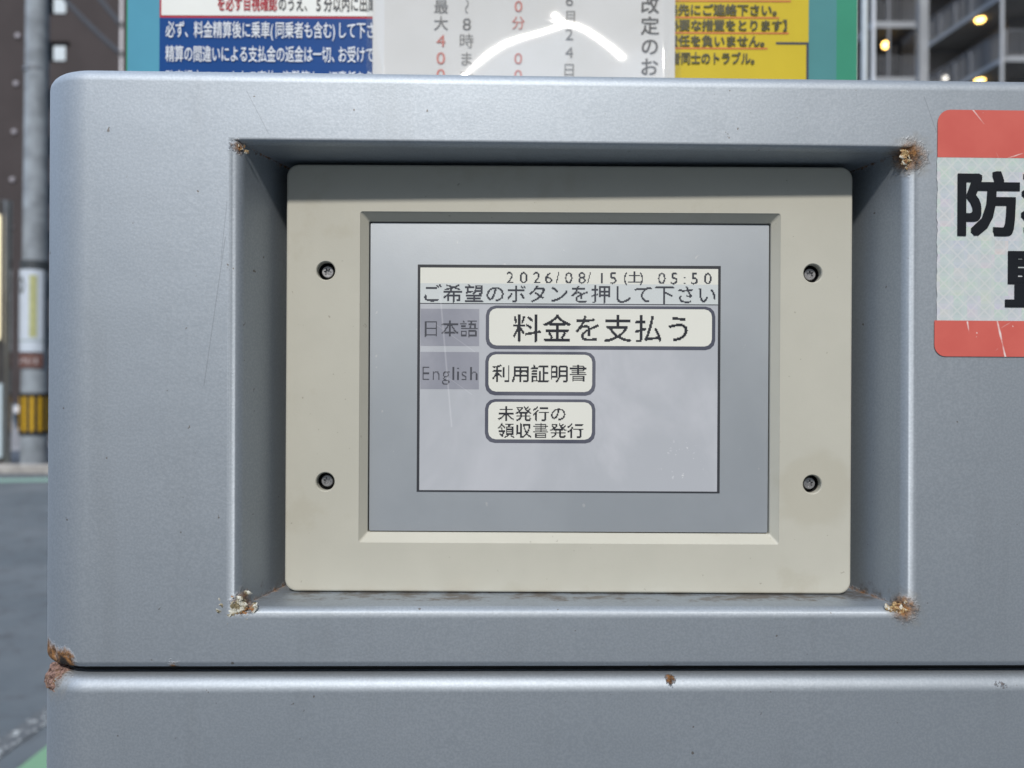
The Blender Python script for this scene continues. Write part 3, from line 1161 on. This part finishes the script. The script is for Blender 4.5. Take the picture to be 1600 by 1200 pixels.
arch = [(728, 121), (745, 105), (765, 90), (790, 76), (815, 67), (845, 58), (868, 50), (884, 44), (900, 48), (915, 57), (932, 72), (950, 90), (963, 105)]
ap = np.array([(bx(a), bz(b_)) for a, b_ in arch])


def sun_slope(x, z):
    V = (Vector((0, -D0, ZC)) - Vector((x, BY - .005, z))).normalized()
    H = (V + SUN_DIR).normalized()
    return H.x / H.y, H.z / H.y


xc, zc = float(ap[:, 0].mean()), float(ap[:, 1].mean())
e = .02
gx0, gz0 = sun_slope(xc, zc)
bxx = (sun_slope(xc + e, zc)[0] - sun_slope(xc - e, zc)[0]) / (2 * e)
bzz = (sun_slope(xc, zc + e)[1] - sun_slope(xc, zc - e)[1]) / (2 * e)
bxz = ((sun_slope(xc, zc + e)[0] - sun_slope(xc, zc - e)[0]) + (sun_slope(xc + e, zc)[1] - sun_slope(xc - e, zc)[1])) / (4 * e)
NXg, NZg = 320, 200
xs = np.linspace(S2X0, S2X1, NXg)
zs = np.linspace(ZC + .145, ZC + .26, NZg)
X, Z = np.meshgrid(xs, zs)
d2 = np.full(X.shape, 1e9)
spur = np.array([(bx(a), bz(b_)) for a, b_ in ((884, 44), (875, 36), (868, 28))])
for a, b_ in list(zip(ap[:-1], ap[1:])) + list(zip(spur[:-1], spur[1:])):
    ab = b_ - a
    t = np.clip(((X - a[0]) * ab[0] + (Z - a[1]) * ab[1]) / (ab @ ab), 0, 1)
    d2 = np.minimum(d2, (X - a[0] - t * ab[0]) ** 2 + (Z - a[1] - t * ab[1]) ** 2)
d = np.sqrt(d2)
hs = gx0 * (X - xc) + gz0 * (Z - zc) + bxx * (X - xc) ** 2 / 2 + bzz * (Z - zc) ** 2 / 2 + bxz * (X - xc) * (Z - zc)
s_, WA, WB = .010, .100, .200
K = 18.0
H = hs * np.exp(-d2 / WA ** 2) + K * s_ ** 2 * np.log(np.cosh(d / s_)) * np.exp(-d2 / WB ** 2)
H += .0006 * np.sin(X * 47 + 1.1 * np.sin(Z * 60)) + .0004 * np.sin(Z * 71 + X * 33)
edge = np.clip(np.minimum(X - S2X0, S2X1 - X) / .012, 0, 1)
H = (H - H.min()) * edge ** 1.0
me = bpy.data.meshes.new('sleeve')
verts = [(float(X[j, i]), float(YP - .0008 - H[j, i]), float(Z[j, i])) for j in range(NZg) for i in range(NXg)]
faces = [(j * NXg + i, j * NXg + i + 1, (j + 1) * NXg + i + 1, (j + 1) * NXg + i) for j in range(NZg - 1) for i in range(NXg - 1)]
me.from_pydata(verts, [], faces)
me.update()
o = link('plastic_sleeve', me, SLEEVE, notice)
for p in me.polygons:
    p.use_smooth = True

# ------------------------------------------------------------------ the street at the left
POLE_MAT = plain('pole_concrete', (0.25, 0.285, 0.325), 0.8, var=0.22, scale=5.0, bump=0.3, bscale=60, bdist=.004)
pole = empty('utility_pole', (-6.70, 10.2, 0))
tag(pole, 'grey concrete utility pole with a yellow and black guard and paper notices', 'utility pole')
bm = bmesh.new()
tube(bm, (-6.70, 10.2, 0), (-6.68, 10.2, 10.5), .172, .125, 32)
bmo('pole_shaft', bm, POLE_MAT, pole, 50)


def band(bm, z0, z1, r, mi=0, a0=0.0, a1=2 * PI, n=32, y=10.2, x=-6.70):
    lo, hi = [], []
    for k in range(n + 1):
        t = a0 + (a1 - a0) * k / n
        lo.append((x + r * math.cos(t), y + r * math.sin(t), z0))
        hi.append((x + r * math.cos(t), y + r * math.sin(t), z1))
    loft(bm, [lo, hi], closed=False, mi=mi)


bm = bmesh.new()
for k in range(24):
    band(bm, .56, 1.04, .186 if k % 2 else .1845, k % 2, 2 * PI * k / 24, 2 * PI * (k + 1) / 24, 3)
band(bm, .51, .56, .1875, 0)
band(bm, 1.04, 1.09, .1875, 0)
bmo('hazard_guard', bm, [BLACK, plain('guard_yellow', (0.55, 0.33, 0.01), 0.5)], pole, 30)
bm = bmesh.new()
band(bm, 2.80, 2.93, .178)
bmo('steel_strap', bm, plain('strap_dark', (0.05, 0.06, 0.07), 0.5), pole, 30)
bm = bmesh.new()
band(bm, 5.58, 5.63, .1555)
bmo('upper_strap', bm, plain('strap_grey', (0.16, 0.18, 0.21), 0.5), pole, 30)
bm = bmesh.new()
band(bm, 1.66, 2.80, .186, 0, PI * 1.06, PI * 1.86, 20)
band(bm, 1.80, 1.83, .1875, 1, PI * 1.06, PI * 1.86, 20)
band(bm, 1.86, 2.72, .1880, 2, PI * 1.56, PI * 1.72, 8)
ring = []
for k in range(24):
    t = 2 * PI * k / 24
    ring.append((t, math.cos(t), math.sin(t)))
lo, hi = [], []
for t, cx, cz in ring:
    for lst, s in ((lo, 1.0), (hi, .62)):
        aa = PI * 1.36 + cx * .26 * s
        lst.append((-6.70 + .1885 * math.cos(aa), 10.2 + .1885 * math.sin(aa), 2.58 + cz * .115 * s))
loft(bm, [lo, hi], closed=True, mi=3)
bmo('white_notice', bm, [plain('notice_bluewhite', (0.55, 0.62, 0.72), 0.5, var=.04), plain('notice_grey_line', (0.35, 0.42, 0.46), 0.5),
                         plain('notice_olive', (0.42, 0.44, 0.22), 0.5), plain('notice_emblem', (0.03, 0.04, 0.035), 0.5)], pole, 30)
bm = bmesh.new()
band(bm, 1.44, 1.64, .186, 0, PI * 1.06, PI * 1.86, 20)
for k in range(7):
    a0 = PI * (1.14 + .09 * k)
    band(bm, 1.50 + .02 * (k % 2), 1.575 - .015 * (k % 3), .1875, 1, a0, a0 + .16, 3)
bmo('brown_plate', bm, [plain('plate_brown', (0.16, 0.085, 0.075), 0.5), plain('plate_marks', (0.40, 0.35, 0.36), 0.5)], pole, 30)

# thin white pole and the two cables strung to it
wp = bmesh.new()
tube(wp, (-4.346, 8.0, 0), (-4.346, 8.0, 8.2), .017, n=14)
wpole = empty('white_pole', (-4.346, 8.0, 0))
tag(wpole, 'thin white pole holding two black cables beside the notice board', 'pole')
bmo('pole_shaft', wp, plain('white_pole_paint', (0.72, 0.70, 0.74), 0.4, var=.05), wpole, 50)
for z in (4.88, 5.20):
    b2 = bmesh.new()
    tube(b2, (-4.346, 8.0, z - .03), (-4.346, 8.0, z + .03), .026, n=14)
    bmo('cable_clamp', b2, plain('clamp_grey', (0.25, 0.25, 0.26), 0.5), wpole, 50)
CABLE = plain('cable_black', (0.02, 0.018, 0.02), 0.6)
for z0, z1, lab in ((7.05, 4.88, 'lower black cable running from the utility pole to the thin white pole'),
                    (7.85, 5.20, 'upper black cable running from the utility pole to the thin white pole')):
    bm = bmesh.new()
    p0, p1 = Vector((-6.64, 10.06, z0)), Vector((-4.346, 7.985, z1))
    prev = p0
    for k in range(1, 13):
        t = k / 12
        q = p0.lerp(p1, t) - Vector((0, 0, .06 * 4 * t * (1 - t)))
        tube(bm, prev, q, .028, n=10, caps=(k in (1, 12)))
        prev = q
    tag(bmo('overhead_cable', bm, CABLE, None, 50), lab, 'cable', 'black cables strung to the white pole')

# brown apartment block far at the left
FY = 42.0
BROWN = plain('brown_render', (0.050, 0.041, 0.043), 0.85, var=0.10, scale=0.6)
brown = empty('brown_building', (-24, FY + 5, 0))
tag(brown, 'tall dark brown apartment building with small pale square windows', 'building')
bm = bmesh.new()
box(bm, -46, -8, FY, FY + 12, 0, 36)
bmo('wall', bm, BROWN, brown)
bm = bmesh.new()
box(bm, -46.2, -7.8, FY - .2, FY + 12.2, 36, 36.5)
bmo('roof', bm, BROWN, brown)
REVEAL_SHADE = plain('window_reveal_shade', (0.008, 0.008, 0.009), 0.9, spec=0.0)  # near-black colour painted as the shade of the window recesses
PANE = plain('pale_pane', (0.60, 0.68, 0.74), 0.5, var=.03)
proto = None
for k in range(-6, 3):
    zw = 19.85 + 2.69 * k
    if zw < 2:
        continue
    for xw in (-25.80, -13.0):
        if proto is None:
            bm = bmesh.new()
            box(bm, -.66, .60, -.06, .0, .44, .66)  # raised strips above and left of the pane stand in for shadow
            box(bm, -.62, -.30, -.03, .0, -.44, .44)
            fo = bmesh.new()
            wf = bmo('window', bm, REVEAL_SHADE)
            box(fo, -.28, .40, -.05, -.005, -.42, .42, .02)
            pn = bmo('pane', fo, PANE)
            wf.parent = brown
            wf.matrix_parent_inverse = world_of(brown).inverted()
            pn.parent = wf
            proto = (wf, pn)
        else:
            wf = proto[0].copy()
            pn = proto[1].copy()
            COL.objects.link(wf)
            COL.objects.link(pn)
            pn.parent = wf
        wf.location = (xw, FY, zw)
VENT = plain('vent_cap', (0.42, 0.40, 0.44), 0.4, .3)
proto = None
for k in range(-6, 3):
    zw = 20.85 + 2.72 * k
    if zw < 2:
        continue
    xw = -28.10 - .10 * (0 - k) * .9
    if proto is None:
        bm = bmesh.new()
        tube(bm, (0, 0, 0), (0, -.10, 0), .15, .13, 16)
        proto = bmo('vent_cap', bm, VENT, None, 40)
        vt = proto
        vt.parent = brown
        vt.matrix_parent_inverse = world_of(brown).inverted()
    else:
        vt = proto.copy()
        COL.objects.link(vt)
    vt.location = (xw, FY, zw)

# lit pylon at the picture's edge
BRONZE = plain('bronze_panel', (0.085, 0.080, 0.078), 0.35, .5, var=.15, scale=4)
pyl = empty('sign_pylon', (-7.3, 9.9, 0))
tag(pyl, 'tall dark bronze sign pylon with a lit cream panel and a chrome edge post', 'sign')
bm = bmesh.new()
box(bm, -8.30, -6.95, 10.0, 10.09, 0.10, 3.75, .02)
for v in bm.verts:
    v.co.x -= .0
bmo('pylon_body', bm, BRONZE, pyl)
bm = bmesh.new()
plate(bm, rrect(-8.20, -7.045, 1.80, 3.56, .06, 4), 9.965, .03)
bmo('lit_panel', bm, plain('lit_cream', (0.8, 0.75, 0.55), .4, var=.02, emit=(1.0, 0.90, 0.62), estr=1.0), pyl)
bm = bmesh.new()
plate(bm, rrect(-8.20, -7.00, .20, 1.22, .03, 3), 9.965, .03)
bmo('lower_panel', bm, plain('pale_panel', (0.50, 0.60, 0.66), .5, var=.05), pyl)
bm = bmesh.new()
tube(bm, (-6.905, 9.94, .10), (-6.905, 9.94, 3.72), .045, n=20)
bmo('chrome_post', bm, plain('chrome', (0.42, 0.40, 0.38), .22, 1.0, var=.1, scale=2), pyl, 50)

# parked car beyond the pole
car = empty('parked_car', (-7.8, 15.2, 0))
tag(car, 'blue grey hatchback parked by the pavement behind the utility pole', 'car')
CARP = plain('car_paint', (0.14, 0.20, 0.27), 0.25, .4, var=.03)
GLASS = plain('car_glass', (0.03, 0.04, 0.05), 0.08)
prof = [(0.02, .34), (0.0, .62), (.12, .80), (.95, .93), (1.55, 1.42), (2.0, 1.50), (3.2, 1.46), (3.75, 1.02), (3.92, .95), (3.95, .50), (3.88, .30)]
X0, YA, YB = -9.78, 14.4, 16.0
bm = bmesh.new()
loft(bm, [[(X0 + a, YA + .10, z * .98 + .008) for a, z in prof], [(X0 + a, YA, z if z < 1 else z * .985) for a, z in prof]][::-1] +
     [[(X0 + a, YB, z if z < 1 else z * .985) for a, z in prof]], closed=True)
bm.verts.ensure_lookup_table()
n_ = len(prof)
bm.faces.new(bm.verts[n_:2 * n_])
bm.faces.new(bm.verts[2 * n_:3 * n_])
bmo('body', bm, CARP, car)
bm = bmesh.new()
win = [(1.12, .97), (1.62, 1.38), (2.02, 1.43), (3.12, 1.40), (3.52, 1.02)]
loft(bm, [[(X0 + a, YA - .006, z) for a, z in win], [(X0 + a, YA + .02, z) for a, z in win]])
bm.faces.new([bm.verts.new((X0 + a, YA - .006, z)) for a, z in win])
bmo('side_window', bm, GLASS, car)
TYRE = plain('tyre', (0.012, 0.012, 0.013), .8)
RIM = plain('rim', (0.45, 0.46, 0.48), .35, .8)
for a in (.75, 3.10):
    for y in (YA - .01, YB - .19):
        bm = bmesh.new()
        tube(bm, (X0 + a, y, .31), (X0 + a, y + .20, .31), .31, n=28)
        wh = bmo('wheel', bm, TYRE, car, 40)
        bm = bmesh.new()
        yy = y - .006 if y < 15 else y + .206
        tube(bm, (X0 + a, yy, .31), (X0 + a, y + .1, .31), .19, n=20)
        bmo('rim', bm, RIM, wh, 40)
for y in (YA + .02, YB - .32):
    bm = bmesh.new()
    box(bm, X0 - .02, X0 + .16, y - .05, y + .30, .62, .77, .03)
    bmo('headlight', bm, plain('headlight_glass', (0.65, 0.66, 0.70), .15, var=.05), car)

# ------------------------------------------------------------------ poles and apartment block at the right
wp2 = bmesh.new()
tube(wp2, (3.020, 6.0, 0), (3.020, 6.0, 7.0), .0135, n=14)
tag(bmo('white_pole', wp2, plain('white_pole_paint_right', (0.66, 0.70, 0.76), 0.4, var=.05), None, 50),
    'slim white pole next to the grey pipe at the green edge of the board', 'pole')
wp3 = bmesh.new()
tube(wp3, (2.985, 6.07, 0), (2.975, 6.07, 7.0), .028, n=16)
tag(bmo('grey_pipe', wp3, plain('pipe_grey', (0.50, 0.55, 0.58), 0.35, .3, var=.06), None, 50),
    'pale grey upright pipe between the board edge and the slim white pole', 'pipe')

apt = empty('apartment_block', (22, 36, 0))
tag(apt, 'grey apartment block with open corridors, railings and amber ceiling lamps', 'building')
AW = plain('apartment_wall', (0.17, 0.17, 0.175), .85, var=.18, scale=.5)
AD = plain('apartment_dark_wall', (0.06, 0.063, 0.072), .85, var=.2, scale=.6)
ASL = plain('apartment_slab', (0.30, 0.32, 0.35), .8, var=.1, scale=.8)
ASF = plain('apartment_soffit', (0.16, 0.155, 0.15), .85, var=.1, scale=.8)
ARL = plain('railing_metal', (0.17, 0.18, 0.20), .5, .3)
LAMP = plain('lamp_amber', (0.9, 0.7, 0.3), .4, var=.02, emit=(1.0, 0.62, 0.16), estr=9.0)
LAMPW = plain('lamp_white', (0.9, 0.9, 0.85), .4, var=.02, emit=(1.0, 0.95, 0.85), estr=4.0)
ADOOR = plain('apartment_door', (0.20, 0.20, 0.205), .6)
FLOORS = [17.62 - 2.72 * k for k in range(-3, 7)]
bm = bmesh.new()
box(bm, 22.0, 34, 32.9, 46, 0, 28)
box(bm, 20.05, 22.0, 36.2, 46, 0, 28)
bmo('wall', bm, AW, apt)
bm = bmesh.new()
box(bm, 16.4, 20.0, 38.2, 46, 0, 28)
bmo('stair_wall', bm, AD, apt)
bm = bmesh.new()
box(bm, 19.62, 20.06, 35.75, 36.18, 0, 28, .02)
bmo('corner_column', bm, ASL, apt)
bm = bmesh.new()
box(bm, 17.2, 34, 36.3, 46, 28, 28.5)
bmo('roof', bm, ASL, apt)


def wx(y):
    return 20.0 + .113 * (36 - y)


def prism(bm, pts, z0, z1, mi_side=0, mi_bot=1):
    lo = [bm.verts.new((x, y, z0)) for x, y in pts]
    hi = [bm.verts.new((x, y, z1)) for x, y in pts]
    n = len(pts)
    for i in range(n):
        bm.faces.new((lo[i], lo[(i + 1) % n], hi[(i + 1) % n], hi[i])).material_index = mi_side
    bm.faces.new(lo).material_index = mi_bot
    bm.faces.new(hi).material_index = mi_side


rnd = random.Random(11)
for z in FLOORS:
    bm = bmesh.new()
    prism(bm, [(wx(36.1), 36.1), (wx(31.0), 31.0), (33.5, 31.0), (33.5, 33.0), (22.1, 33.0), (22.1, 36.1)], z, z + .22)
    bmo('floor_slab', bm, [ASL, ASF], apt)
    # corridor railing: along the wing and then along its end
    bm = bmesh.new()
    for i in range(46):
        y = 36.0 - 5.0 * i / 45
        tube(bm, (wx(y) + .06, y, z + .22), (wx(y) + .06, y, z + 1.30), .022 if i % 9 else .05, n=6, caps=False)
    for i in range(60):
        x = wx(31) + .06 + 12 * i / 59
        tube(bm, (x, 31.06, z + .22), (x, 31.06, z + 1.30), .022 if i % 10 else .05, n=6, caps=False)
    tube(bm, (wx(36) + .06, 36, z + 1.32), (wx(31) + .06, 31.06, z + 1.32), .045, n=8)
    tube(bm, (wx(31) + .06, 31.06, z + 1.32), (33.3, 31.06, z + 1.32), .045, n=8)
    bmo('railing', bm, ARL, apt)
    for (x0, x1, y0, y1) in ((22.6, 23.5, 32.84, 32.9), (25.2, 26.1, 32.84, 32.9), (28.4, 29.3, 32.84, 32.9), (21.94, 22.0, 33.6, 34.4), (21.94, 22.0, 35.0, 35.6)):
        bm = bmesh.new()
        box(bm, x0, x1, y0, y1, z + .22, z + 2.25)
        bmo('door', bm, ADOOR, apt)
    for (x, y, mat) in ((20.78, 32.95, LAMP), (24.6, 31.9, LAMP)):
        bm = bmesh.new()
        tube(bm, (x, y, z), (x, y, z - .09), .20, .16, 20)
        bmo('ceiling_lamp', bm, mat, apt, 40)
    # stair landings that face the street
    bm = bmesh.new()
    prism(bm, [(17.45, 36.05), (19.60, 36.05), (19.60, 38.2), (17.45, 38.2)], z + 1.10, z + 1.40)
    bmo('stair_landing', bm, [ASL, AD], apt)
    bm = bmesh.new()
    tube(bm, (18.30, 36.1, z + 1.40), (18.30, 36.1, z + 3.82), .07, n=8)
    for i in range(14):
        tube(bm, (17.5 + 2.1 * i / 13, 36.12, z + 1.40), (17.5 + 2.1 * i / 13, 36.12, z + 2.5), .02, n=6, caps=False)
    bmo('landing_railing', bm, ARL, apt)
    bm = bmesh.new()
    bmesh.ops.create_uvsphere(bm, u_segments=16, v_segments=10, radius=.16, matrix=Matrix.Translation((18.40, 36.6, z + .50)))
    tube(bm, (18.40, 36.6, z + .64), (18.40, 36.6, z + 1.11), .02, n=6, mi=1)
    bmo('stair_lamp', bm, [LAMP, ARL], apt, 60)
bm = bmesh.new()
tube(bm, (20.42, 30.9, 0), (20.42, 30.9, 27.6), .065, n=14)
bmo('downpipe', bm, plain('downpipe_pale', (0.42, 0.44, 0.47), .45, var=.08), apt, 50)
bm = bmesh.new()
bmesh.ops.create_uvsphere(bm, u_segments=16, v_segments=10, radius=.13, matrix=Matrix.Translation((20.55, 35.2, 15.9)))
bmo('bulkhead_lamp', bm, LAMPW, apt, 60)
